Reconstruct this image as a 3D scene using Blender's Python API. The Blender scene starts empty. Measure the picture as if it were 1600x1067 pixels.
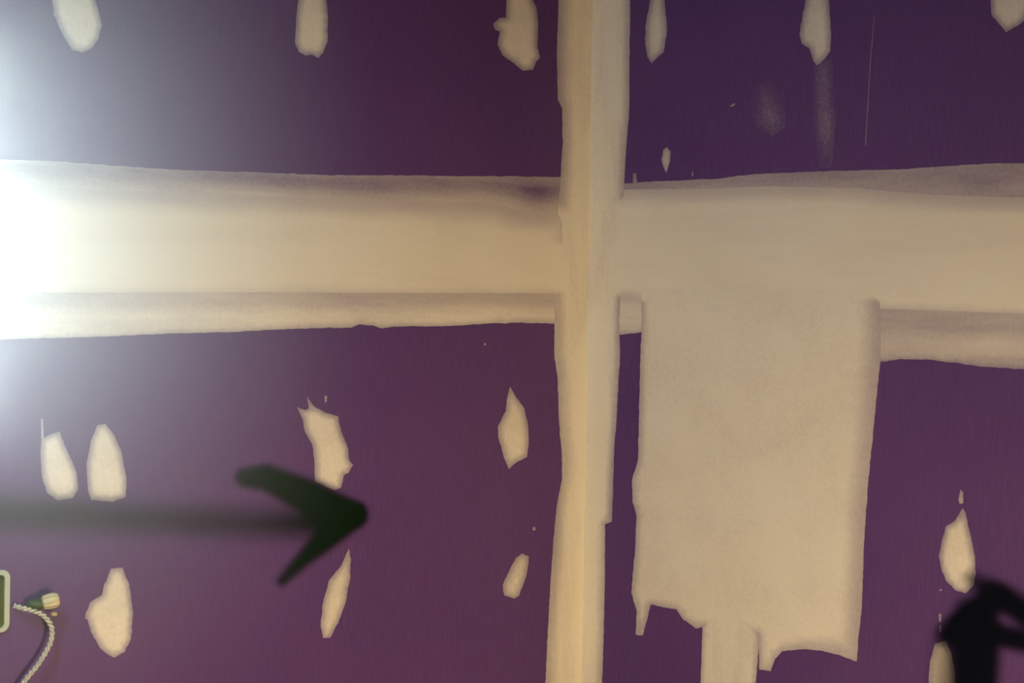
import bpy, bmesh, math, random
import numpy as np
from mathutils import Vector, Matrix, noise
from mathutils.geometry import delaunay_2d_cdt

random.seed(7)
scene = bpy.context.scene
COL = scene.collection

# ------------------------------------------------------------------ camera
F = 2600.0                       # focal length in pixels of the 1600 px frame
DIST = 3.1                       # camera to the room corner
CAMZ = 1.044
ROLL = math.radians(0.97)
CX = 117.5 / F * DIST
A = math.sqrt(0.5)
CORNER = Vector((CX, DIST, 0.0))

cam_d = bpy.data.cameras.new('camera')
cam_d.sensor_width = 36.0
cam_d.lens = 36.0 * F / 1600.0
cam_d.clip_start = 0.02
cam = bpy.data.objects.new('camera', cam_d)
COL.objects.link(cam)
CAM_ROT = Matrix.Rotation(math.radians(90), 4, 'X') @ Matrix.Rotation(ROLL, 4, 'Z')
cam.matrix_world = Matrix.Translation((0, 0, CAMZ)) @ CAM_ROT
scene.camera = cam

# ------------------------------------------------------------------ world, exposure
w = bpy.data.worlds.new('world')
scene.world = w
w.use_nodes = True
w.node_tree.nodes['Background'].inputs[0].default_value = (0.02, 0.02, 0.025, 1)
w.node_tree.nodes['Background'].inputs[1].default_value = 1.0
vs = scene.view_settings
vs.view_transform = 'Standard'
vs.look = 'None'
vs.exposure = 0.0
vs.gamma = 1.0
vs.use_curve_mapping = False

# lamp strengths (the lamps themselves are built further down)
TUBE_STRENGTH = 93.0            # fluorescent drop light hanging by the left wall, just out of frame
TUBE_COLOR = (0.70, 0.90, 1.0)
WORK_STRENGTH = 425.0            # warm work light standing low, right of the camera
WORK_COLOR = (1.0, 0.80, 0.45)
HAZE = 1.0                      # density of the haze added around the tube to imitate lens glare
HAZE_R = 0.53
HAZE_Z = 1.42

# ------------------------------------------------------------------ helpers
class Wall:
    """local axes: x along the wall, y out of the wall into the room, z up"""
    def __init__(self, angle, sign):
        self.m = Matrix.Translation(CORNER) @ Matrix.Rotation(angle, 4, 'Z')
        self.inv = self.m.inverted()
        self.sign = sign
        self.o = self.inv @ Vector((0, 0, CAMZ))
        R = np.array((self.inv.to_3x3() @ CAM_ROT.to_3x3()))
        self.R = R
        self.obj = None
    def px(self, pts, d=0.0):
        """photo pixels -> wall (x, z) in metres"""
        p = np.asarray(pts, float)
        c = np.stack([(p[:, 0] - 800.0) / F, (533.5 - p[:, 1]) / F, -np.ones(len(p))], 1)
        r = c @ self.R.T
        t = (d - self.o.y) / r[:, 1]
        return np.stack([self.o.x + r[:, 0] * t, self.o.z + r[:, 2] * t], 1)

WL = Wall(math.radians(225), 1)
WR = Wall(math.radians(135), -1)

def new_obj(name, verts, faces, mat, parent=None, loc=None, attrs=None, smooth=False):
    me = bpy.data.meshes.new(name)
    v = [tuple(a) for a in verts]
    if loc is not None:
        v = [(a[0] - loc[0], a[1] - loc[1], a[2] - loc[2]) for a in v]
    me.from_pydata(v, [], faces)
    me.update()
    if attrs:
        for k, arr in attrs.items():
            at = me.attributes.new(k, 'FLOAT', 'POINT')
            at.data.foreach_set('value', np.asarray(arr, np.float32))
    if smooth:
        me.polygons.foreach_set('use_smooth', [True] * len(me.polygons))
    me.materials.append(mat)
    o = bpy.data.objects.new(name, me)
    COL.objects.link(o)
    if parent is not None:
        o.parent = parent
    if loc is not None:
        o.location = loc
    return o

def box_data(x0, x1, y0, y1, z0, z1, vs=None, fs=None):
    vs = [] if vs is None else vs
    fs = [] if fs is None else fs
    b = len(vs)
    vs += [(x0, y0, z0), (x1, y0, z0), (x1, y1, z0), (x0, y1, z0),
           (x0, y0, z1), (x1, y0, z1), (x1, y1, z1), (x0, y1, z1)]
    fs += [tuple(b + i for i in f) for f in
           ((0, 3, 2, 1), (4, 5, 6, 7), (0, 1, 5, 4), (1, 2, 6, 5), (2, 3, 7, 6), (3, 0, 4, 7))]
    return vs, fs

def tube_data(path, radius, seg=10, caps=True):
    pts = [Vector(p) for p in path]
    rad = radius if hasattr(radius, '__len__') else [radius] * len(pts)
    vs, fs = [], []
    up = Vector((0.123, 0.3, 0.94)).normalized()
    prev = None
    for i, p in enumerate(pts):
        t = (pts[min(i + 1, len(pts) - 1)] - pts[max(i - 1, 0)]).normalized()
        n = (prev - t * prev.dot(t)).normalized() if prev is not None else t.cross(up).normalized()
        prev = n
        b = t.cross(n)
        for k in range(seg):
            a = 2 * math.pi * k / seg
            vs.append(p + (n * math.cos(a) + b * math.sin(a)) * rad[i])
    for i in range(len(pts) - 1):
        for k in range(seg):
            k2 = (k + 1) % seg
            fs.append((i * seg + k, i * seg + k2, (i + 1) * seg + k2, (i + 1) * seg + k))
    if caps:
        fs.append(tuple(reversed(range(seg))))
        fs.append(tuple((len(pts) - 1) * seg + k for k in range(seg)))
    return vs, fs

def lathe_data(profile, seg=24):
    vs, fs = [], []
    for r, z in profile:
        for k in range(seg):
            a = 2 * math.pi * k / seg
            vs.append((r * math.cos(a), r * math.sin(a), z))
    for i in range(len(profile) - 1):
        for k in range(seg):
            k2 = (k + 1) % seg
            fs.append((i * seg + k, i * seg + k2, (i + 1) * seg + k2, (i + 1) * seg + k))
    return vs, fs

def smooth_path(pts, n=8):
    P = [Vector(p) for p in pts]
    P = [P[0] * 2 - P[1]] + P + [P[-1] * 2 - P[-2]]
    out = []
    for i in range(1, len(P) - 2):
        for k in range(n):
            t = k / n
            a, b, c, d = P[i - 1], P[i], P[i + 1], P[i + 2]
            out.append(0.5 * ((2 * b) + (c - a) * t + (2 * a - 5 * b + 4 * c - d) * t * t
                              + (3 * b - a - 3 * c + d) * t * t * t))
    out.append(P[-2])
    return out

# ------------------------------------------------------------------ materials
class NT:
    def __init__(self, name):
        self.mat = bpy.data.materials.new(name)
        self.mat.use_nodes = True
        self.nt = self.mat.node_tree
        self.bsdf = self.nt.nodes['Principled BSDF']
        self.out = self.nt.nodes['Material Output']
    def n(self, t, **kw):
        nd = self.nt.nodes.new(t)
        for k, v in kw.items():
            setattr(nd, k, v)
        return nd
    def l(self, a, b):
        self.nt.links.new(a, b)
    def val(self, node, name, v):
        node.inputs[name].default_value = v
    def noise(self, coord, scale, detail=3.0, rough=0.5):
        nd = self.n('ShaderNodeTexNoise')
        self.l(coord, nd.inputs['Vector'])
        self.val(nd, 'Scale', scale); self.val(nd, 'Detail', detail); self.val(nd, 'Roughness', rough)
        return nd.outputs['Fac']
    def math(self, op, a, b=None, clamp=False):
        nd = self.n('ShaderNodeMath', operation=op, use_clamp=clamp)
        for i, v in enumerate((a, b)):
            if v is None:
                continue
            if isinstance(v, (int, float)):
                nd.inputs[i].default_value = v
            else:
                self.l(v, nd.inputs[i])
        return nd.outputs[0]
    def mix(self, fac, a, b):
        nd = self.n('ShaderNodeMix', data_type='RGBA')
        if isinstance(fac, (int, float)):
            nd.inputs[0].default_value = fac
        else:
            self.l(fac, nd.inputs[0])
        for i, v in ((6, a), (7, b)):
            if isinstance(v, tuple):
                nd.inputs[i].default_value = (*v, 1) if len(v) == 3 else v
            else:
                self.l(v, nd.inputs[i])
        return nd.outputs[2]
    def maprange(self, v, a, b, c, d):
        nd = self.n('ShaderNodeMapRange')
        self.l(v, nd.inputs[0])
        for i, x in enumerate((a, b, c, d)):
            nd.inputs[i + 1].default_value = x
        return nd.outputs[0]
    def coord(self, sx=1, sy=1, sz=1):
        tc = self.n('ShaderNodeTexCoord')
        mp = self.n('ShaderNodeMapping')
        self.l(tc.outputs['Object'], mp.inputs[0])
        mp.inputs['Scale'].default_value = (sx, sy, sz)
        return mp.outputs[0]
    def bump(self, h, strength, dist):
        nd = self.n('ShaderNodeBump')
        self.val(nd, 'Strength', strength); self.val(nd, 'Distance', dist)
        self.l(h, nd.inputs['Height'])
        self.l(nd.outputs[0], self.bsdf.inputs['Normal'])

PAPER = (0.112, 0.047, 0.170)
PAPER_B = (0.100, 0.041, 0.158)
PAPER_AVG = (0.110, 0.047, 0.168)
MUD = (0.80, 0.71, 0.58)
MUD_B = (0.77, 0.675, 0.535)

def mat_paper():
    m = NT('purple_drywall_paper')
    c = m.coord()
    big = m.noise(c, 3.0, 3)
    fib = m.noise(m.coord(1, 1, 0.12), 220, 2)
    col = m.mix(m.maprange(big, .35, .65, 0, 1), PAPER_B, PAPER)
    col = m.mix(m.maprange(fib, .4, .7, 0, .10), col, (0.20, 0.13, 0.26))
    m.l(col, m.bsdf.inputs['Base Color'])
    m.val(m.bsdf, 'Roughness', 0.62)
    m.val(m.bsdf, 'Specular IOR Level', 0.18)
    m.bump(m.noise(c, 700, 2), 0.12, 0.0006)
    return m.mat

def mat_mud(name, under, streak=(0, 0), var=.13):
    """joint compound: where the coat is thin the layer beneath shows through"""
    m = NT(name)
    c = m.coord()
    at = m.n('ShaderNodeAttribute', attribute_name='cover')
    sx, sz = streak if streak != (0, 0) else (1, 1)
    st = m.noise(m.coord(sx, 1, sz), 22, 4, .6)
    fine = m.noise(c, 160, 3, .6)
    f = m.math('ADD', at.outputs['Fac'], m.maprange(st, .3, .7, -var, var))
    f = m.math('ADD', f, m.maprange(fine, .3, .7, -.05, .05), clamp=True)
    blot = m.noise(c, 5.0, 3)
    col = m.mix(m.maprange(blot, .35, .65, 0, 1), MUD_B, MUD)
    col = m.mix(f, under, col)
    m.l(col, m.bsdf.inputs['Base Color'])
    m.val(m.bsdf, 'Roughness', 0.85)
    m.bump(st, var * 1.6, 0.002)
    return m.mat

def mat_simple(name, c1, c2=None, rough=0.6, scale=40, bump=0.0, metallic=0.0):
    m = NT(name)
    c = m.coord()
    n = m.noise(c, scale, 3)
    m.l(m.mix(m.maprange(n, .3, .7, 0, 1), c1, c2 or tuple(x * .85 for x in c1)), m.bsdf.inputs['Base Color'])
    m.val(m.bsdf, 'Roughness', rough)
    m.val(m.bsdf, 'Metallic', metallic)
    if bump:
        m.bump(n, bump, 0.002)
    return m.mat

def mat_emit(name, color, strength):
    m = NT(name)
    e = m.n('ShaderNodeEmission')
    e.inputs[0].default_value = (*color, 1)
    e.inputs[1].default_value = strength
    m.l(e.outputs[0], m.out.inputs[0])
    return m.mat

def mat_spray(name, color):
    """spray paint: coverage thins out to a mist at the edges"""
    m = NT(name)
    c = m.coord()
    at = m.n('ShaderNodeAttribute', attribute_name='cover')
    sp = m.noise(c, 900, 2)
    f = m.math('ADD', at.outputs['Fac'], m.math('MULTIPLY', m.maprange(sp, .3, .7, -.25, .25),
               m.math('MULTIPLY', at.outputs['Fac'], m.math('SUBTRACT', 1.0, at.outputs['Fac']))), clamp=True)
    m.bsdf.inputs['Base Color'].default_value = (*color, 1)
    m.val(m.bsdf, 'Roughness', 0.75)
    m.val(m.bsdf, 'Specular IOR Level', 0.06)
    m.l(f, m.bsdf.inputs['Alpha'])
    return m.mat

M_PAPER = mat_paper()
THIN = tuple(p * .55 + q * .45 for p, q in zip(PAPER, MUD))
M_MUD_THIN_H = mat_mud('thin_joint_compound', PAPER_AVG, (.12, 1))
M_MUD_H = mat_mud('joint_compound_band', tuple(p * .45 + q * .55 for p, q in zip(PAPER, MUD)), (.15, 1))
M_MUD_V = mat_mud('joint_compound_strip', PAPER_AVG, (1, .15))
M_MUD = mat_mud('joint_compound', PAPER_AVG, (.5, .5), .05)
M_GYPSUM = mat_simple('gypsum_core', (0.5, 0.49, 0.46))
M_FLOOR = mat_simple('plywood_subfloor', (0.42, 0.27, 0.16), (0.33, 0.2, 0.11), 0.7, 12)
M_CEIL = mat_simple('ceiling_board', (0.15, 0.09, 0.18), (0.13, 0.08, 0.16), 0.8, 4)

# ------------------------------------------------------------------ structure
ROOM = 4.2
HGT = 2.44
SEAM = 1.22
T = 0.0127

def struct(o, label, cat):
    o['kind'] = 'structure'
    o['label'] = label
    o['category'] = cat
    return o

def wall_base(name, wall, x0, x1):
    v, f = box_data(x0, x1, -0.115, -0.09, 0, HGT)
    o = new_obj(name, v, f, M_GYPSUM)
    o.matrix_world = wall.m
    wall.obj = o
    return o

struct(wall_base('wall_left', WL, 0.0, ROOM), 'left wall of purple drywall patched with cream joint compound', 'wall')
struct(wall_base('wall_right', WR, -ROOM, 0.0), 'right wall of violet drywall with a big cream compound block', 'wall')

def sheet(wall, rects, label=None):
    v, f = [], []
    for (x0, x1, z0, z1) in rects:
        box_data(x0, x1, -T, 0, z0, z1, v, f)
    o = new_obj('drywall_sheet', v, f, M_PAPER, wall.obj)
    if label:
        o['label'] = label
    return o

# electrical box opening in the left wall
bp = WL.px([(15, 890), (15, 985)])
BX0 = float(bp[:, 0].mean()) + 0.008      # inner edge on the corner side
BX1 = BX0 + 0.054
BZ1 = float(bp[0, 1]) - 0.004
BZ0 = float(bp[1, 1]) + 0.004

sheet(WL, [(0, 2.44, SEAM + .0015, HGT)], 'upper purple drywall sheet of the left wall')
sheet(WL, [(2.443, ROOM, SEAM + .0015, HGT)])
sheet(WL, [(0, BX0, 0, SEAM - .0015), (BX1, 2.44, 0, SEAM - .0015),
           (BX0, BX1, 0, BZ0), (BX0, BX1, BZ1, SEAM - .0015)], 'lower purple drywall sheet of the left wall')
sheet(WL, [(2.443, ROOM, 0, SEAM - .0015)])
bj = float(WR.px([(1141, 900)])[0, 0])
sheet(WR, [(-2.44, -T, SEAM + .0015, HGT)], 'upper violet drywall sheet of the right wall')
sheet(WR, [(-ROOM, -2.443, SEAM + .0015, HGT)])
sheet(WR, [(bj + .0015, -T, 0, SEAM - .0015)], 'narrow violet drywall sheet between the corner and the compound block')
sheet(WR, [(bj - 2.44, bj - .0015, 0, SEAM - .0015)], 'lower violet drywall sheet right of the compound block')
sheet(WR, [(-ROOM, bj - 2.443, 0, SEAM - .0015)])

v, f = box_data(-.12, ROOM + .12, -.12, ROOM + .12, -.04, 0.0)
fl = new_obj('floor', v, f, M_FLOOR); fl.matrix_world = WL.m
struct(fl, 'bare plywood subfloor below the two walls', 'floor')
v, f = box_data(-.12, ROOM + .12, -.12, ROOM + .12, HGT, HGT + .04)
ce = new_obj('ceiling', v, f, M_CEIL); ce.matrix_world = WL.m
struct(ce, 'unpainted ceiling board above the room', 'ceiling')
v, f = box_data(0, ROOM, ROOM, ROOM + .1, 0, HGT)
o = new_obj('wall_back', v, f, M_PAPER); o.matrix_world = WL.m
struct(o, 'purple drywall wall opposite the left wall', 'wall')
v, f = box_data(ROOM, ROOM + .1, 0, ROOM, 0, HGT)
o = new_obj('wall_front', v, f, M_PAPER); o.matrix_world = WL.m
struct(o, 'purple drywall wall opposite the right wall', 'wall')

# ------------------------------------------------------------------ joint compound
def inside(poly, p):
    x, y = p[:, 0], p[:, 1]
    r = np.zeros(len(p), bool)
    n = len(poly)
    j = n - 1
    for i in range(n):
        xi, yi = poly[i]; xj, yj = poly[j]
        c = ((yi > y) != (yj > y))
        with np.errstate(divide='ignore', invalid='ignore'):
            xx = (xj - xi) * (y - yi) / (yj - yi + 1e-12) + xi
        r ^= c & (x < xx)
        j = i
    return r

def dist_to(poly, p, closed=True):
    a = np.asarray(poly, float)
    b = np.roll(a, -1, 0)
    if not closed:
        a, b = a[:-1], b[:-1]
    out = np.full(len(p), 1e9)
    for i in range(len(a)):
        ab = b[i] - a[i]
        t = np.clip(((p - a[i]) @ ab) / (ab @ ab + 1e-9), 0, 1)
        d = np.hypot(*(p - (a[i] + t[:, None] * ab)).T)
        out = np.minimum(out, d)
    return out

def sstep(a, b, x):
    t = np.clip((x - a) / (b - a), 0, 1)
    return t * t * (3 - 2 * t)

def rough_outline(poly, step, amp, seed):
    pts = []
    n = len(poly)
    for i in range(n):
        a = np.array(poly[i], float); b = np.array(poly[(i + 1) % n], float)
        L = np.hypot(*(b - a))
        k = max(1, int(round(L / step)))
        nrm = np.array([-(b - a)[1], (b - a)[0]]) / max(L, 1e-6)
        straight = (len(poly[i]) > 2)
        for j in range(k):
            q = a[:2] + (b - a)[:2] * j / k
            w_ = 0.0
            if not straight:
                w_ = (noise.noise(Vector((q[0] / 9.0, q[1] / 9.0, seed))) * .6
                      + noise.noise(Vector((q[0] / 3.5, q[1] / 3.5, seed + 9))) * .4) * amp * min(1, L / 8)
            pts.append(q + nrm[:2] * w_)
    return np.array(pts)

def compound(wall, name, label, poly, mat=None, step=4.0, amp=1.2, grid=7.0, thick=0.0010, rise=14.0,
             cover_edge=0.45, feather=9.0, cover=0.97, d0=0.0002, fn=None, parent=None, seed=None):
    """A coat of joint compound with the given outline: a solid relief with feathered edges."""
    seed = seed if seed is not None else (len(label or name) * 1.37 + poly[0][0] * .11)
    bd = rough_outline([p[:2] for p in poly], step, amp, seed)
    x0, y0 = bd.min(0); x1, y1 = bd.max(0)
    gx, gy = np.meshgrid(np.arange(x0, x1, grid), np.arange(y0, y1, grid))
    g = np.stack([gx.ravel(), gy.ravel()], 1)
    rs = np.random.RandomState(int(abs(seed) * 10) % 9999)
    g = g + rs.uniform(-.25, .25, g.shape) * grid
    g = g[inside(bd, g)]
    if len(g):
        dg = dist_to(bd, g)
        keep = dg > min(grid * .4, 2.0)
        g, dg = g[keep], dg[keep]
    else:
        dg = np.zeros(0)
    nb = len(bd)
    allp = np.vstack([bd, g]) if len(g) else bd
    res = delaunay_2d_cdt([Vector(p) for p in allp], [], [list(range(nb))], 1, 1e-5)
    pv = np.array([tuple(q) for q in res[0]])
    tri = [tuple(t) for t in res[2]]
    d = dist_to(bd, pv)
    on = d < 1e-3
    cov = cover_edge + (cover - cover_edge) * sstep(0, feather, d)
    if fn is not None:
        cov = fn(pv[:, 0], pv[:, 1], d, cov)
    lump = np.array([noise.noise(Vector((p[0] / 30, p[1] / 30, seed))) for p in pv])
    h = d0 + thick * (0.12 + 0.88 * sstep(0, rise, d)) * (1 + .25 * lump)
    h[on] = d0 + thick * .12
    xz = wall.px(pv)
    verts = [(a[0], b, a[1]) for a, b in zip(xz, h)]
    # orientation
    t0 = tri[0]
    e1 = Vector(verts[t0[1]]) - Vector(verts[t0[0]]); e2 = Vector(verts[t0[2]]) - Vector(verts[t0[0]])
    if e1.cross(e2).y < 0:
        tri = [tuple(reversed(t)) for t in tri]
    # skirt down into the sheet
    cnt = {}
    for t in tri:
        for i in range(3):
            e = (t[i], t[(i + 1) % 3])
            cnt[e] = 1
    edges = [e for e in cnt if (e[1], e[0]) not in cnt]
    rim = sorted({i for e in edges for i in e})
    idx = {}
    covl = list(cov)
    for i in rim:
        idx[i] = len(verts)
        verts.append(verts[i])
        verts.append((verts[i][0], -0.0004, verts[i][2]))
        covl += [cov[i], cov[i]]
    faces = tri + [(idx[b], idx[a], idx[a] + 1, idx[b] + 1) for a, b in edges]
    c = xz.mean(0)
    o = new_obj(name, verts, faces, mat or M_MUD, parent or wall.obj, (float(c[0]), 0.0, float(c[1])),
                {'cover': covl}, smooth=True)
    if label:
        o['label'] = label
    return o

# --- left wall, horizontal joint
TOP_L = [(-560, 232), (-300, 240), (0, 249), (90, 252), (180, 259), (270, 265), (360, 268), (450, 271), (510, 273.5), (630, 274),
         (690, 275), (810, 275.5), (895, 277)]
BOT_L = [(895, 505), (864, 505.5), (804, 504), (759, 505.5), (690, 510), (612, 510), (597, 513), (582, 508.5), (561, 507),
         (549, 512), (510, 512), (420, 515), (360, 519), (270, 521), (180, 525), (90, 528), (0, 530), (-300, 538), (-560, 545)]
def fn_left(x, y, d, cov):
    yc = np.interp(x, [-560, 0, 200, 420, 600, 780, 900], [268, 288, 298, 306, 313, 316, 322])
    up = .30 + .36 * sstep(-26, 4, y - yc) + .08 * sstep(4, 0, d)
    low = .62 + .26 * sstep(474, 492, y) - .35 * sstep(8, 0, d)
    c = np.where(y < 400, up, low)
    c = np.where((y < 340), c - .25 * np.exp(-((x - 838) / 32) ** 2 - ((y - 308) / 20) ** 2), c)
    return np.clip(c, .15, .95)
compound(WL, 'feathered_compound_band', 'thin grey-brown feathered edges of the left horizontal joint',
         TOP_L + BOT_L, M_MUD_THIN_H, amp=1.6, step=5, grid=9, thick=.0004, rise=10, fn=fn_left)
compound(WL, 'joint_compound_band', 'thick cream compound band along the horizontal joint of the left wall',
         [(-560, 268), (-300, 276), (0, 288), (200, 298), (420, 306), (600, 313), (780, 316), (800, 328), (850, 332), (895, 322),
          (895, 458), (760, 458), (450, 456.5), (0, 457), (-300, 458), (-560, 460)],
         M_MUD_H, amp=.7, step=6, grid=9, thick=.0011, rise=40, d0=.0007,
         fn=lambda x, y, d, c: np.clip(np.where(y < 380, .1 + .88 * sstep(0, 42, d), .55 + .43 * sstep(0, 14, d)), 0, 1))

# --- right wall, horizontal joint
TOP_R = [(938, 288), (976, 287), (999, 285), (1020, 283.5), (1092, 280.5), (1125, 279.5), (1155, 274.5), (1194, 271), (1240, 269.5),
         (1301, 267), (1402, 265), (1470, 260), (1537, 256), (1600, 255), (1800, 246), (2050, 236)]
BOT_R = [(2050, 592), (1800, 584), (1600, 577), (1530, 572), (1493, 567), (1456, 562), (1409, 561), (1376, 565.5), (1330, 560), (1330, 480), (1010, 480),
         (1002, 519), (985, 521), (969, 523), (938, 520)]
def fn_right(x, y, d, cov):
    up = .36 + .10 * sstep(270, 300, y)
    up = up - .10 * np.exp(-((x - 1530) / 40) ** 2 - ((y - 291) / 14) ** 2)
    low = .56 + .20 * sstep(508, 530, y) - .25 * sstep(548, 566, y) - .2 * sstep(7, 0, d)
    low = np.where(x < 1100, .86 - .2 * np.exp(-((y - 466) / 9) ** 2) * sstep(965, 975, x) - .2 * sstep(4, 0, d), low)
    return np.clip(np.where(y < 400, up, low), .12, .95)
compound(WR, 'feathered_compound_band', 'thin grey feathered edges of the right horizontal joint',
         TOP_R + BOT_R, M_MUD_THIN_H, amp=1.5, step=5, grid=9, thick=.0004, rise=10, fn=fn_right)
compound(WR, 'joint_compound_band', 'thick beige compound band along the horizontal joint of the right wall',
         [(938, 300), (985, 296), (1092, 295), (1200, 291), (1335, 294), (1470, 305), (1600, 309), (1800, 304), (2050, 298),
          (2050, 506), (1800, 497), (1600, 490), (1376, 482), (1320, 480), (1030, 478), (1000, 466), (985, 461), (938, 460)],
         M_MUD_H, amp=.8, step=6, grid=9, thick=.0011, rise=40, d0=.0007,
         fn=lambda x, y, d, c: np.clip(np.where(y < 390, .1 + .88 * sstep(0, 32, d), .45 + .53 * sstep(0, 12, d)), 0, 1))

# --- corner strips
LE = [(876, -260), (873, 0), (870, 84), (871.5, 155), (878, 169), (879, 225), (876, 276), (872, 320), (870, 420), (866, 470), (866, 560), (871, 588), (873, 655),
      (878, 717), (878, 750), (871, 783), (866, 826), (861, 892), (857, 964), (852, 1067), (846, 1300)]
CL = [(903.5, 1300), (907.8, 1060), (913, 750), (917, 540), (921, 300), (924.5, 90), (926.1, 0), (930.4, -260)]
CL = [(a + 30, b) for a, b in CL]
compound(WL, 'corner_compound_strip', 'yellowish compound strip down the left side of the inside corner', LE + CL,
         M_MUD_V, amp=1.4, step=5, grid=7, thick=.0014, rise=26, d0=.0008,
         fn=lambda x, y, d, c: np.maximum(np.where(x > 897, .98, .50 + .48 * sstep(0, 22, d)), .97 * sstep(300, 335, y) * sstep(470, 450, y)))
CR = [(930.9, -260), (926.6, 0), (925, 90), (921.5, 300), (917.5, 540), (913.5, 750), (908.3, 1060), (904, 1300)]
RE = [(938, 1300), (941, 1067), (943.6, 987), (945.5, 892), (945.5, 819), (956, 815), (958, 764), (959, 717), (963.5, 655), (967, 588), (969, 560),
      (968, 500), (972, 420), (975, 330), (975.6, 281), (979, 225), (983.5, 169), (984, 84), (985, 0), (988, -260)]
CR = [(a - 30, b) for a, b in CR]
compound(WR, 'corner_compound_strip', 'pale compound strip down the right side of the inside corner', RE + CR,
         M_MUD_V, amp=1.2, step=5, grid=7, thick=.0014, rise=22, d0=.0008,
         fn=lambda x, y, d, c: np.where(x < 932 - (y - 300) * .015, .98, np.maximum(.45 + .53 * sstep(0, 14, d), .97 * sstep(296, 320, y) * sstep(472, 455, y))))

# --- the big block over the butt joint on the right wall
compound(WR, 'joint_compound_block', 'big beige compound block with ragged lower edge over the vertical joint',
         [(1003, 440), (1003, 520), (1001, 560), (999, 650), (997.5, 717), (988, 750), (989, 783), (995, 807), (993, 854), (987, 926), (995, 954), (994, 991),
          (1004.6, 992), (1012, 964), (1017.5, 944), (1040, 949), (1057, 952), (1069, 968), (1088, 982), (1100, 979), (1130, 984), (1186, 990), (1186, 1011), (1187, 1046),
          (1204, 1048), (1211, 1030), (1223, 1017), (1255, 1014), (1282, 1016), (1311, 1023), (1338, 1033), (1340, 1016), (1347, 940), (1351, 831), (1357, 750),
          (1364, 679), (1371, 607), (1376, 565), (1376, 481), (1372, 440)],
         M_MUD, amp=1.3, step=4, grid=8, thick=.0016, rise=34, d0=.0009,
         fn=lambda x, y, d, c: np.where(y < 470, 1.0, .52 + .46 * sstep(0, 12 + 26 * sstep(1180, 1340, x), d)))
compound(WR, 'joint_compound_strip', 'narrow vertical compound strip running down from the big block',
         [(1099, 950), (1098, 980), (1095, 1067), (1090, 1300), (1178, 1300), (1181, 1067), (1186, 1010), (1186, 950)],
         M_MUD_V, amp=.8, step=4, grid=7, thick=.0012, rise=18, d0=.0007, cover_edge=.5, feather=9)

# --- screw patches
def patch(wall, label, poly, **kw):
    kw.setdefault('cover_edge', .30); kw.setdefault('cover', .93); kw.setdefault('feather', 12.0); kw.setdefault('amp', 1.5); kw.setdefault('step', 3.5); kw.setdefault('grid', 5.5)
    return compound(wall, 'screw_patch', label, poly, **kw)

patch(WL, 'long compound patch over a screw at the top left edge of the photo',
      [(95, -75), (81.5, 0), (84, 22), (95.6, 50), (112, 77), (129, 82), (145, 74), (154, 59), (159, 39), (153, 14), (149, 0), (130, -75)])
patch(WL, 'straight-sided compound patch over a screw, upper left wall middle',
      [(474, -60), (466, 0), (461.5, 45), (461.5, 69), (467, 81), (478, 87), (487, 85.5), (497, 90.6), (505, 81), (511.6, 66), (512.5, 30), (509.5, 0), (500, -60)])
patch(WL, 'lumpy compound patch with a side knob, upper left wall beside the corner',
      [(802, -50), (791.5, 0), (790, 27), (781, 28), (770.5, 37), (773.5, 46.5), (781, 49.5), (777.4, 69), (785.5, 87), (803, 99), (818, 111), (832, 109),
       (838, 96), (844, 90), (839.5, 72), (841, 39), (838, 12), (832, 0), (822, -50)])
pd = patch(WL, 'leaning slim patch, left one of the pair below the left joint',
      [(65, 686), (80, 678), (93, 674), (102, 698), (119, 736), (122, 764), (114, 778), (90, 782), (73, 769), (66, 745), (63, 712)])
compound(WL, 'compound_spur', None, [(64, 654), (67, 655), (68, 684), (64.5, 686)], grid=4, step=3, amp=.3, cover_edge=.4, cover=.6)
patch(WL, 'blunt oval patch, right one of the pair below the left joint',
      [(152, 664), (164, 662), (178, 679), (190, 707), (198, 750), (196, 776), (176, 784), (142, 781), (137, 764), (135, 726), (142, 688)])
pf = patch(WL, 'wide teardrop patch with a screw dimple, above the bottom left edge',
      [(173, 888), (191, 887), (202, 914), (207.6, 954), (205, 997), (195, 1018), (178, 1028), (157, 1014), (142, 987), (137, 968), (132, 966), (134, 958), (142, 940), (159, 930), (164, 911)], amp=2.0)
patch(WL, 'jagged-topped patch touching the tip of the painted arrow',
      [(464, 636), (476, 641), (483, 638), (479, 619), (490, 634), (509, 645), (528, 650), (533, 674), (543, 698), (546, 719), (552, 726), (545, 738), (537, 743), (533, 762),
       (523, 766), (509, 760), (492, 752), (491, 717), (488, 695), (476, 674), (473, 655)], amp=1.6)
compound(WL, 'compound_spur', None, [(507, 618), (511, 619), (510, 628), (507.5, 629)], grid=4, step=3, amp=.3, cover_edge=.4, cover=.6)
patch(WL, 'narrow slanting patch just below the painted arrow head',
      [(545, 857), (548, 873), (547, 902), (540, 940), (528, 973), (516, 996), (505, 997), (500.5, 978), (504, 945), (514, 907), (533, 883)], cover_edge=.35, cover=.85)
patch(WL, 'leaf-shaped pointed patch on the lower left wall beside the corner',
      [(797, 604), (807, 622), (819, 638), (825, 664), (826, 693), (823, 714), (809, 721), (795, 732), (788, 717), (778, 681), (778, 667), (790, 641), (793, 617)], cover_edge=.38, cover=.9)
pj = patch(WL, 'smallest gouged patch low on the left wall beside the corner',
      [(816, 865), (826, 869), (825, 888), (819, 909), (811, 930), (804, 935), (788, 930), (785, 914), (797, 888), (807, 871)], cover_edge=.35, cover=.8)
compound(WL, 'compound_speck', None, [(832, 824), (836, 823), (836.5, 828), (833, 829)], grid=3, step=2, amp=.3)
compound(WL, 'compound_speck', None, [(756, 536), (759, 536), (759, 539.5), (756.5, 539.5)], grid=3, step=2, amp=.3, cover=.5)
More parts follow.
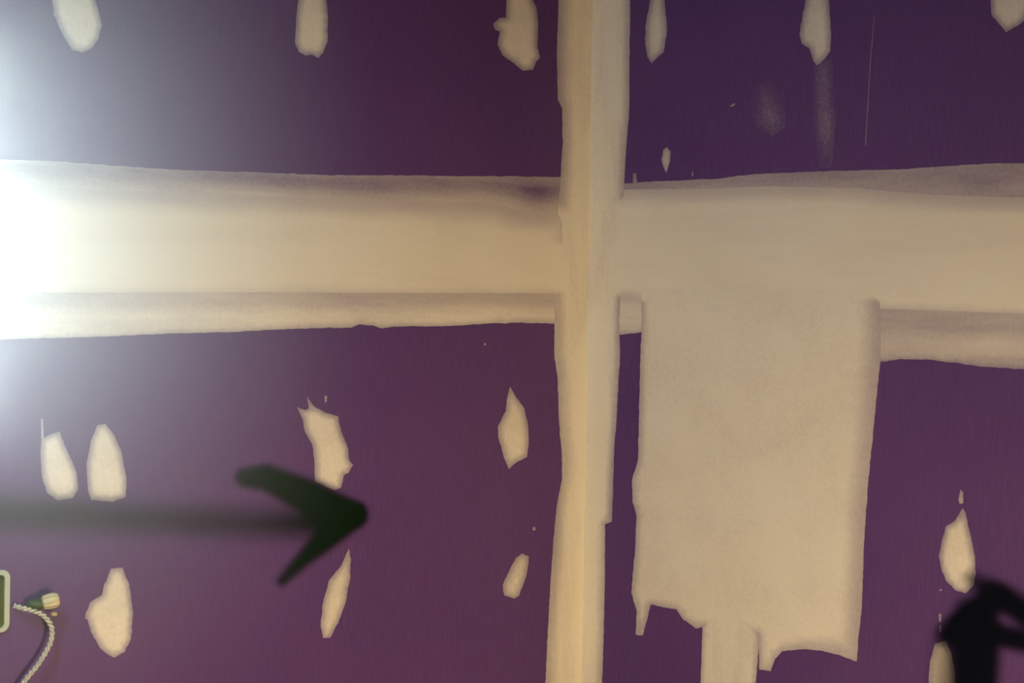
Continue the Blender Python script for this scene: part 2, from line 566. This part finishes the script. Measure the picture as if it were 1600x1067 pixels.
patch(WR, 'slim teardrop patch, upper right wall beside the corner',
      [(1022, -60), (1016, 0), (1009, 39), (1008, 69), (1012, 90), (1018, 99), (1027, 90), (1037, 81), (1042, 54), (1042, 33), (1038, 0), (1030, -60)], cover=.85)
patch(WR, 'long drooping patch high on the right wall above the faint smear',
      [(1266, -70), (1259, 0), (1253, 30), (1249, 54), (1253, 69), (1264, 75), (1270, 93), (1276, 103), (1288, 93), (1297, 81), (1299, 60), (1297, 24), (1295, 0), (1286, -70)], cover=.85)
patch(WR, 'pointed patch cut off by the top right corner of the photo',
      [(1556, -60), (1548, 0), (1549, 24), (1560, 36), (1572, 50), (1587, 42), (1600, 33), (1612, 5), (1608, -60)], cover=.85)
compound(WR, 'compound_dab', 'tiny slim dab just above the right horizontal joint',
         [(1042, 230), (1048, 237), (1047, 252), (1041, 270), (1037, 261), (1033.6, 249), (1037, 234)], grid=4, step=3, amp=.8, cover_edge=.4, cover=.75)
compound(WR, 'compound_spur', None, [(989, 271), (994, 270), (996, 290), (989, 290)], grid=4, step=3, amp=.6, cover_edge=.25, cover=.4)
compound(WR, 'compound_spur', None, [(1081, 268), (1083, 268), (1083, 275), (1081, 275)], grid=3, step=2, amp=.2, cover_edge=.3, cover=.5)
compound(WR, 'compound_speck', None, [(1141, 165), (1148, 161), (1148.5, 164), (1142, 167)], grid=3, step=2, amp=.3, cover=.6)
patch(WR, 'teardrop patch with a thin neck, lower right wall above the dark paint',
      [(1504, 794), (1509, 801), (1512, 820), (1519, 847), (1523, 869), (1525, 893), (1521, 915), (1509, 927), (1493, 922), (1478, 907), (1470, 887), (1467, 869),
       (1472, 844), (1478, 823), (1493, 813), (1499, 801)])
compound(WR, 'compound_spur', None, [(1501, 765), (1505, 769), (1505, 786), (1499.5, 787.5), (1497.6, 780)], grid=4, step=3, amp=.4, cover_edge=.4, cover=.7)
patch(WR, 'greyish patch half under dark paint at the bottom right edge',
      [(1461, 1006), (1478, 1001), (1487, 1022), (1492, 1046), (1493, 1067), (1489, 1125), (1456, 1130), (1451, 1067), (1453, 1034)], cover_edge=.4, cover=.8)
for q in ([(1468, 920), (1472, 920.5), (1472, 923.5), (1468, 923)], [(1467, 958), (1471, 960), (1470, 972), (1467, 970)],
          [(1468, 977), (1471, 978), (1470, 988), (1468, 987)]):
    compound(WR, 'compound_speck', None, q, grid=3, step=2, amp=.5, cover_edge=.3, cover=.5)
compound(WR, 'scratch', 'long fine pale scratch on the upper right drywall sheet',
         [(1365.3, 25), (1366.6, 25), (1360, 110), (1353.2, 228), (1351.6, 228), (1358.4, 110)], grid=6, step=5, amp=.4, thick=.0001,
         cover_edge=.18, cover=.24, feather=.6)
compound(WR, 'compound_smear', 'faint vertical smear below the long drooping patch',
         [(1272, 96), (1300, 90), (1306, 180), (1300, 262), (1280, 262), (1270, 180)], grid=6, step=6, amp=1, thick=.00008, d0=.0001,
         fn=lambda x, y, d, c: .10 * sstep(0, 14, d) * sstep(262, 200, y))
compound(WR, 'compound_smear', 'faint round smudge in the middle of the upper right sheet',
         [(1182, 132), (1206, 128), (1226, 160), (1228, 196), (1206, 214), (1180, 198), (1172, 162)], grid=6, step=6, amp=1, thick=.00008, d0=.0001,
         fn=lambda x, y, d, c: .09 * sstep(0, 26, d))

# screw heads showing as dimples in two patches (sub-parts)
def dimple(parent, wall, px, r):
    c = wall.px([px])[0]
    v, f = lathe_data([(r, 0), (r * .8, .0009), (r * .45, .0006), (0.0002, .0002)], 14)
    v = [(a[0] + float(c[0]), a[2] + .0012, a[1] + float(c[1])) for a in v]
    loc = (float(c[0]) - parent.location.x, 0.0, float(c[1]) - parent.location.z)
    v = [(a[0] - float(c[0]), a[1], a[2] - float(c[1])) for a in v]
    me_o = new_obj('screw_dimple', v, [tuple(reversed(q)) for q in f], M_DIMPLE, parent, None, None, True)
    me_o.location = loc
M_DIMPLE = mat_simple('dimple_compound', (0.80, 0.70, 0.58), (0.7, 0.6, 0.48), 0.8, 300)
dimple(pf, WL, (175, 975), .0045)
dimple(pj, WL, (806, 908), .004)

# ------------------------------------------------------------------ spray-painted arrows
def spray(wall, name, label, strokes, mat, bbox, step=4.5, lift=.0022):
    x0, y0, x1, y1 = bbox
    nx = int((x1 - x0) / step) + 1; ny = int((y1 - y0) / step) + 1
    gx, gy = np.meshgrid(x0 + np.arange(nx) * step, y0 + np.arange(ny) * step)
    p = np.stack([gx.ravel(), gy.ravel()], 1)
    clear = np.ones(len(p))
    for pts, r, soft, op in strokes:
        pts = np.array(pts, float)
        rr = r if hasattr(r, '__len__') else [r] * len(pts)
        oo = op if hasattr(op, '__len__') else [op] * len(pts)
        best = np.zeros(len(p))
        for i in range(len(pts) - 1):
            ab = pts[i + 1] - pts[i]
            t = np.clip(((p - pts[i]) @ ab) / (ab @ ab), 0, 1)
            d = np.hypot(*(p - (pts[i] + t[:, None] * ab)).T)
            ri = rr[i] + (rr[i + 1] - rr[i]) * t
            oi = oo[i] + (oo[i + 1] - oo[i]) * t
            best = np.maximum(best, oi * (1 - sstep(-soft, soft, d - ri)))
        clear *= 1 - best
    a = 1 - clear
    xz = wall.px(p)
    m = a.reshape(ny, nx)
    faces = []
    used = {}
    def vid(i):
        if i not in used:
            used[i] = len(used)
        return used[i]
    for j in range(ny - 1):
        for i in range(nx - 1):
            q = [j * nx + i, j * nx + i + 1, (j + 1) * nx + i + 1, (j + 1) * nx + i]
            if max(a[k] for k in q) > .004:
                faces.append(tuple(vid(k) for k in q))
    order = sorted(used, key=used.get)
    verts = [(float(xz[k, 0]), lift, float(xz[k, 1])) for k in order]
    t = faces[0]
    e1 = Vector(verts[t[1]]) - Vector(verts[t[0]]); e2 = Vector(verts[t[2]]) - Vector(verts[t[0]])
    if e1.cross(e2).y < 0:
        faces = [tuple(reversed(q)) for q in faces]
    c = xz[order].mean(0)
    o = new_obj(name, verts, faces, mat, wall.obj, (float(c[0]), 0, float(c[1])), {'cover': a[order]}, True)
    o['label'] = label
    return o

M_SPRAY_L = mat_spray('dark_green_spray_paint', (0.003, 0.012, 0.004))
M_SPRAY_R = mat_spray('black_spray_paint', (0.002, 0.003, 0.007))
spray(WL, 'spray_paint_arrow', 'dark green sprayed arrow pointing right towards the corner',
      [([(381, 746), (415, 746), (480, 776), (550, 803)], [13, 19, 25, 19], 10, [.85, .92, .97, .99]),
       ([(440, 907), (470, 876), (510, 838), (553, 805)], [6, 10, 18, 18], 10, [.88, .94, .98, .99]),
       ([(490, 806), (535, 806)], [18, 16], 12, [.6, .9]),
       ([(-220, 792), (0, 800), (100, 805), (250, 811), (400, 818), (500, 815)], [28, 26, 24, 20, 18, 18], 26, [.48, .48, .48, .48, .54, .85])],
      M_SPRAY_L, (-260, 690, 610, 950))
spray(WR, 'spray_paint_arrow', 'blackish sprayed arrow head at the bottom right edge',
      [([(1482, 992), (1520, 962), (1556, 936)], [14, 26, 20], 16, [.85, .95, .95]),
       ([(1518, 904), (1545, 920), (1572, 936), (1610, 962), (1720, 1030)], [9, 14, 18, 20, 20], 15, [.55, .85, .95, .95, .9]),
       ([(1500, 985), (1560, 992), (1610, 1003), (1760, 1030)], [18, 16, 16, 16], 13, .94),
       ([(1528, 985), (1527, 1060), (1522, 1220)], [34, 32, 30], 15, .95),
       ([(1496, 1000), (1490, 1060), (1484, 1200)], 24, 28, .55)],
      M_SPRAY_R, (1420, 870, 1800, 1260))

# ------------------------------------------------------------------ electrical box in the left wall
M_BOX = mat_simple('olive_green_plastic', (0.21, 0.23, 0.02), (0.15, 0.17, 0.015), 0.5, 60)
M_RIM = mat_simple('pale_green_plastic_rim', (0.50, 0.54, 0.40), (0.44, 0.48, 0.35), 0.5, 60)

def rounded_rect(x0, x1, z0, z1, r, n=5):
    pts = []
    for cx, cz, a0 in ((x1 - r, z1 - r, 0), (x0 + r, z1 - r, 90), (x0 + r, z0 + r, 180), (x1 - r, z0 + r, 270)):
        for k in range(n + 1):
            a = math.radians(a0 + 90 * k / n)
            pts.append((cx + r * math.cos(a), cz + r * math.sin(a)))
    return pts

ebox = bpy.data.objects.new('electrical_box', None)
COL.objects.link(ebox)
ebox.empty_display_size = .05
ebox.matrix_world = WL.m @ Matrix.Translation(((BX0 + BX1) / 2, 0, BZ0))
ebox['label'] = 'olive green electrical box with pale rim sunk in the left wall'
ebox['category'] = 'electrical box'
mx, mz = (BX0 + BX1) / 2, BZ0
def ring_mesh(name, rings, mat, parent, cap=False):
    vs, fs = [], []
    n = len(rings[0][0])
    for pts, y in rings:
        vs += [(a - mx, y, b - mz) for a, b in pts]
    for i in range(len(rings) - 1):
        for k in range(n):
            k2 = (k + 1) % n
            fs.append((i * n + k, (i + 1) * n + k, (i + 1) * n + k2, i * n + k2))
    if cap:
        fs.append(tuple((len(rings) - 1) * n + k for k in range(n)))
    return new_obj(name, vs, fs, mat, parent)
inner = rounded_rect(BX0 + .0015, BX1 - .0015, BZ0 + .0015, BZ1 - .0015, .006)
inner_s = rounded_rect(BX0 + .003, BX1 - .003, BZ0 + .003, BZ1 - .003, .005)
outer = rounded_rect(BX0 - .007, BX1 + .007, BZ0 - .005, BZ1 + .005, .012)
outer_t = rounded_rect(BX0 - .006, BX1 + .006, BZ0 - .004, BZ1 + .004, .011)
ring_mesh('box_body', [(inner, .002), (inner_s, -.07)], M_BOX, ebox, cap=True)
ring_mesh('box_rim', [(outer, -.0002), (outer, .003), (outer_t, .0042), (inner, .0042), (inner, -.006)], M_RIM, ebox)
# two cables stubbed inside the box
for k, zz in enumerate((.03, .052)):
    pth = smooth_path([(-.012 + .01 * k, -.068, zz), (-.008, -.045, zz + .004), (.004 - .012 * k, -.03, zz + .012)], 6)
    v, f = tube_data(pth, .003, 8)
    new_obj('cable_stub', v, f, M_RIM, ebox, smooth=True)

# ------------------------------------------------------------------ twisted cord with a connector beside the box
M_CORD = mat_simple('pale_cord_fibre', (0.62, 0.60, 0.50), (0.36, 0.35, 0.27), 0.7, 420, 0.3)
M_CAP = mat_simple('tan_plastic', (0.62, 0.52, 0.30), (0.52, 0.42, 0.22), 0.55, 200)
M_GREEN = mat_simple('dark_green_plastic', (0.03, 0.07, 0.015), (0.015, 0.04, 0.008), 0.5, 200)
cord = bpy.data.objects.new('twisted_cord', None)
COL.objects.link(cord)
cord.empty_display_size = .03
OFF = 0.022
def wl(px, py, d):
    q = WL.px([(px, py)], d)[0]
    return Vector((float(q[0]), d, float(q[1])))
base = wl(70, 960, 0.0)
cord.matrix_world = WL.m @ Matrix.Translation(base)
cord['label'] = 'pale twisted cord with a green and tan connector beside the electrical box'
cord['category'] = 'cord'
path = [wl(x, y, d) - base for x, y, d in
        [(22, 946, .004), (34, 949.5, .012), (48, 953, .018), (62, 958, .021), (74, 968, .022), (81, 982, .022), (80, 1000, .022), (72, 1018, .021), (58, 1040, .020),
         (40, 1062, .018), (22, 1090, .014), (8, 1130, .010), (2, 1180, .006)]]
path = smooth_path(path, 22)
for ph in (0, math.pi):
    pts = []
    acc = 0.0
    for i, p in enumerate(path):
        if i:
            acc += (p - path[i - 1]).length
        t = (path[min(i + 1, len(path) - 1)] - path[max(0, i - 1)]).normalized()
        n = t.cross(Vector((0, 1, 0))).normalized()
        b = Vector((0, 1, 0))
        a = acc / .015 * 2 * math.pi + ph
        pts.append(p + (n * math.cos(a) + b * math.sin(a)) * .0018)
    v, f = tube_data(pts, .0021, 7)
    new_obj('strand', v, f, M_CORD, cord, smooth=True)
# connector: green sleeve and tan ribbed cap
def along(a, b, prof, seg=18, ribs=0):
    ax = (b - a)
    L = ax.length
    ax.normalize()
    n = ax.cross(Vector((0, 1, 0))).normalized(); bb = ax.cross(n)
    vs, fs = [], []
    for t, r in prof:
        for k in range(seg):
            ang = 2 * math.pi * k / seg
            rr = r * (1 + (ribs if k % 2 else 0))
            vs.append(a + ax * (t * L) + (n * math.cos(ang) + bb * math.sin(ang)) * rr)
    for i in range(len(prof) - 1):
        for k in range(seg):
            k2 = (k + 1) % seg
            fs.append((i * seg + k, i * seg + k2, (i + 1) * seg + k2, (i + 1) * seg + k))
    fs.append(tuple(reversed(range(seg)))); fs.append(tuple((len(prof) - 1) * seg + k for k in range(seg)))
    return vs, fs
a = wl(42, 944, .016) - base; b = wl(72, 943, .020) - base
v, f = along(a, b, [(0, .0025), (.15, .0055), (.45, .0085), (.7, .0075), (1, .008)], 14, -.14)
new_obj('connector_sleeve', v, f, M_GREEN, cord, smooth=True)
a2 = wl(66, 942, .020) - base; b2 = wl(93, 936, .030) - base
v, f = along(a2, b2, [(0, .0070), (.10, .0098), (.45, .0112), (.78, .0105), (.93, .0085), (1, .0055)], 22, -.10)
cp = new_obj('connector_cap', v, f, M_CAP, cord)
a3 = wl(80, 958, .019) - base; b3 = wl(89, 960, .022) - base
v, f = along(a3, b3, [(0, .002), (.4, .0035), (1, .002)], 10)
new_obj('cap_tab', v, f, M_CAP, cp, smooth=True)

# ------------------------------------------------------------------ fluorescent drop light, hanging left of the frame
M_TUBE = mat_emit('lit_fluorescent_tube', TUBE_COLOR, TUBE_STRENGTH)
M_SOCKET = mat_simple('black_socket_plastic', (0.03, 0.03, 0.03))
BD = 0.36
bq = WL.px([(-105, 350)], BD)[0]
lamp = bpy.data.objects.new('drop_light', None)
COL.objects.link(lamp)
lamp.empty_display_size = .05
lamp.matrix_world = WL.m @ Matrix.Translation((float(bq[0]), BD, float(bq[1])))
lamp['label'] = 'bright fluorescent drop light hanging upright beyond the left edge'
lamp['category'] = 'lamp'
v, f = lathe_data([(.0005, -.225), (.015, -.224), (.0175, -.217), (.0175, .217), (.015, .225), (.0005, .226)], 14)
new_obj('tube', v, f, M_TUBE, lamp, smooth=True)
v, f = lathe_data([(.0005, .227), (.021, .227), (.022, .235), (.019, .325), (.016, .355), (.007, .367), (.004, .37)], 20)
new_obj('handle', v, f, M_SOCKET, lamp, smooth=True)
v, f = lathe_data([(.0005, -.247), (.014, -.246), (.020, -.239), (.020, -.227), (.0005, -.227)], 20)
new_obj('end_cap', v, f, M_SOCKET, lamp, smooth=True)
v, f = tube_data([(0, 0, .367), (0, 0, HGT - float(bq[1]) - .002)], .0035, 8)
new_obj('cord', v, f, M_SOCKET, lamp, smooth=True)

# ------------------------------------------------------------------ work light on a stand behind the camera
M_LENS = mat_emit('lit_work_light_lens', WORK_COLOR, WORK_STRENGTH)
M_METAL = mat_simple('yellow_metal_housing', (0.65, 0.45, 0.05), rough=.4)
wlamp = bpy.data.objects.new('work_light', None)
COL.objects.link(wlamp)
wx, wy, wz = 0.75, 0.50, 0.36
tgt = CORNER + Vector((-0.25, 0, 0.7))
az = math.atan2(tgt.y - wy, tgt.x - wx) - math.pi / 2
wlamp.matrix_world = Matrix.Translation((wx, wy, 0)) @ Matrix.Rotation(az, 4, 'Z')
wlamp['label'] = 'yellow work light on a low tripod stand facing the corner'
wlamp['category'] = 'work light'
v, f = box_data(-.17, .17, -.10, .02, wz - .065, wz + .065)
new_obj('housing', v, f, M_METAL, wlamp)
v, f = box_data(-.155, .155, .0205, .026, wz - .05, wz + .05)
new_obj('lens', v, f, M_LENS, wlamp)
v, f = box_data(-.17, .17, .02, .145, wz + .056, wz + .062)
new_obj('visor', v, f, M_METAL, wlamp)  # visor added to cut the upward light and dim the upper walls
v, f = tube_data([(0, -.05, .12), (0, -.05, wz - .065)], .014, 10)
new_obj('pole', v, f, M_SOCKET, wlamp, smooth=True)
for k in range(3):
    ang = math.radians(90 + 120 * k)
    v, f = tube_data([(0, -.05, .20), (.28 * math.cos(ang), -.05 + .28 * math.sin(ang), .012)], .010, 8)
    new_obj('leg', v, f, M_SOCKET, wlamp, smooth=True)

# ------------------------------------------------------------------ haze added around the tube to imitate lens glare
hz = NT('lens_glare_haze')
hz.nt.nodes.remove(hz.bsdf)
sc_ = hz.n('ShaderNodeVolumeScatter')
sc_.inputs['Color'].default_value = (1.0, 0.98, 0.78, 1)
tcn = hz.n('ShaderNodeTexCoord')
ln = hz.n('ShaderNodeVectorMath', operation='LENGTH')
mpn = hz.n('ShaderNodeMapping')
mpn.inputs['Scale'].default_value = (1, 1, 1 / HAZE_Z)
hz.l(tcn.outputs['Object'], mpn.inputs[0])
hz.l(mpn.outputs[0], ln.inputs[0])
fall = hz.math('SUBTRACT', 1.0, hz.math('DIVIDE', ln.outputs['Value'], HAZE_R), clamp=True)
hz.l(hz.math('MULTIPLY', hz.math('POWER', fall, 1.35), HAZE), sc_.inputs['Density'])
sc_.inputs['Anisotropy'].default_value = 0.0
hz.l(sc_.outputs[0], hz.out.inputs['Volume'])
bm = bmesh.new()
bmesh.ops.create_uvsphere(bm, u_segments=48, v_segments=24, radius=HAZE_R)
bmesh.ops.scale(bm, vec=(1, 1, HAZE_Z), verts=bm.verts[:])
cut = bmesh.ops.bisect_plane(bm, geom=bm.verts[:] + bm.edges[:] + bm.faces[:], plane_co=(0, -BD + .008, 0), plane_no=(0, -1, 0), clear_outer=True)
bmesh.ops.holes_fill(bm, edges=[e for e in bm.edges if e.is_boundary])
me = bpy.data.meshes.new('glare_haze')
bm.to_mesh(me); bm.free()
me.materials.append(hz.mat)
ho = bpy.data.objects.new('glare_haze', me)
COL.objects.link(ho)
ho.matrix_world = lamp.matrix_world.copy()
ho['kind'] = 'stuff'
ho['label'] = 'pale added haze imitating lens glare around the lamp at left'
ho['category'] = 'haze'
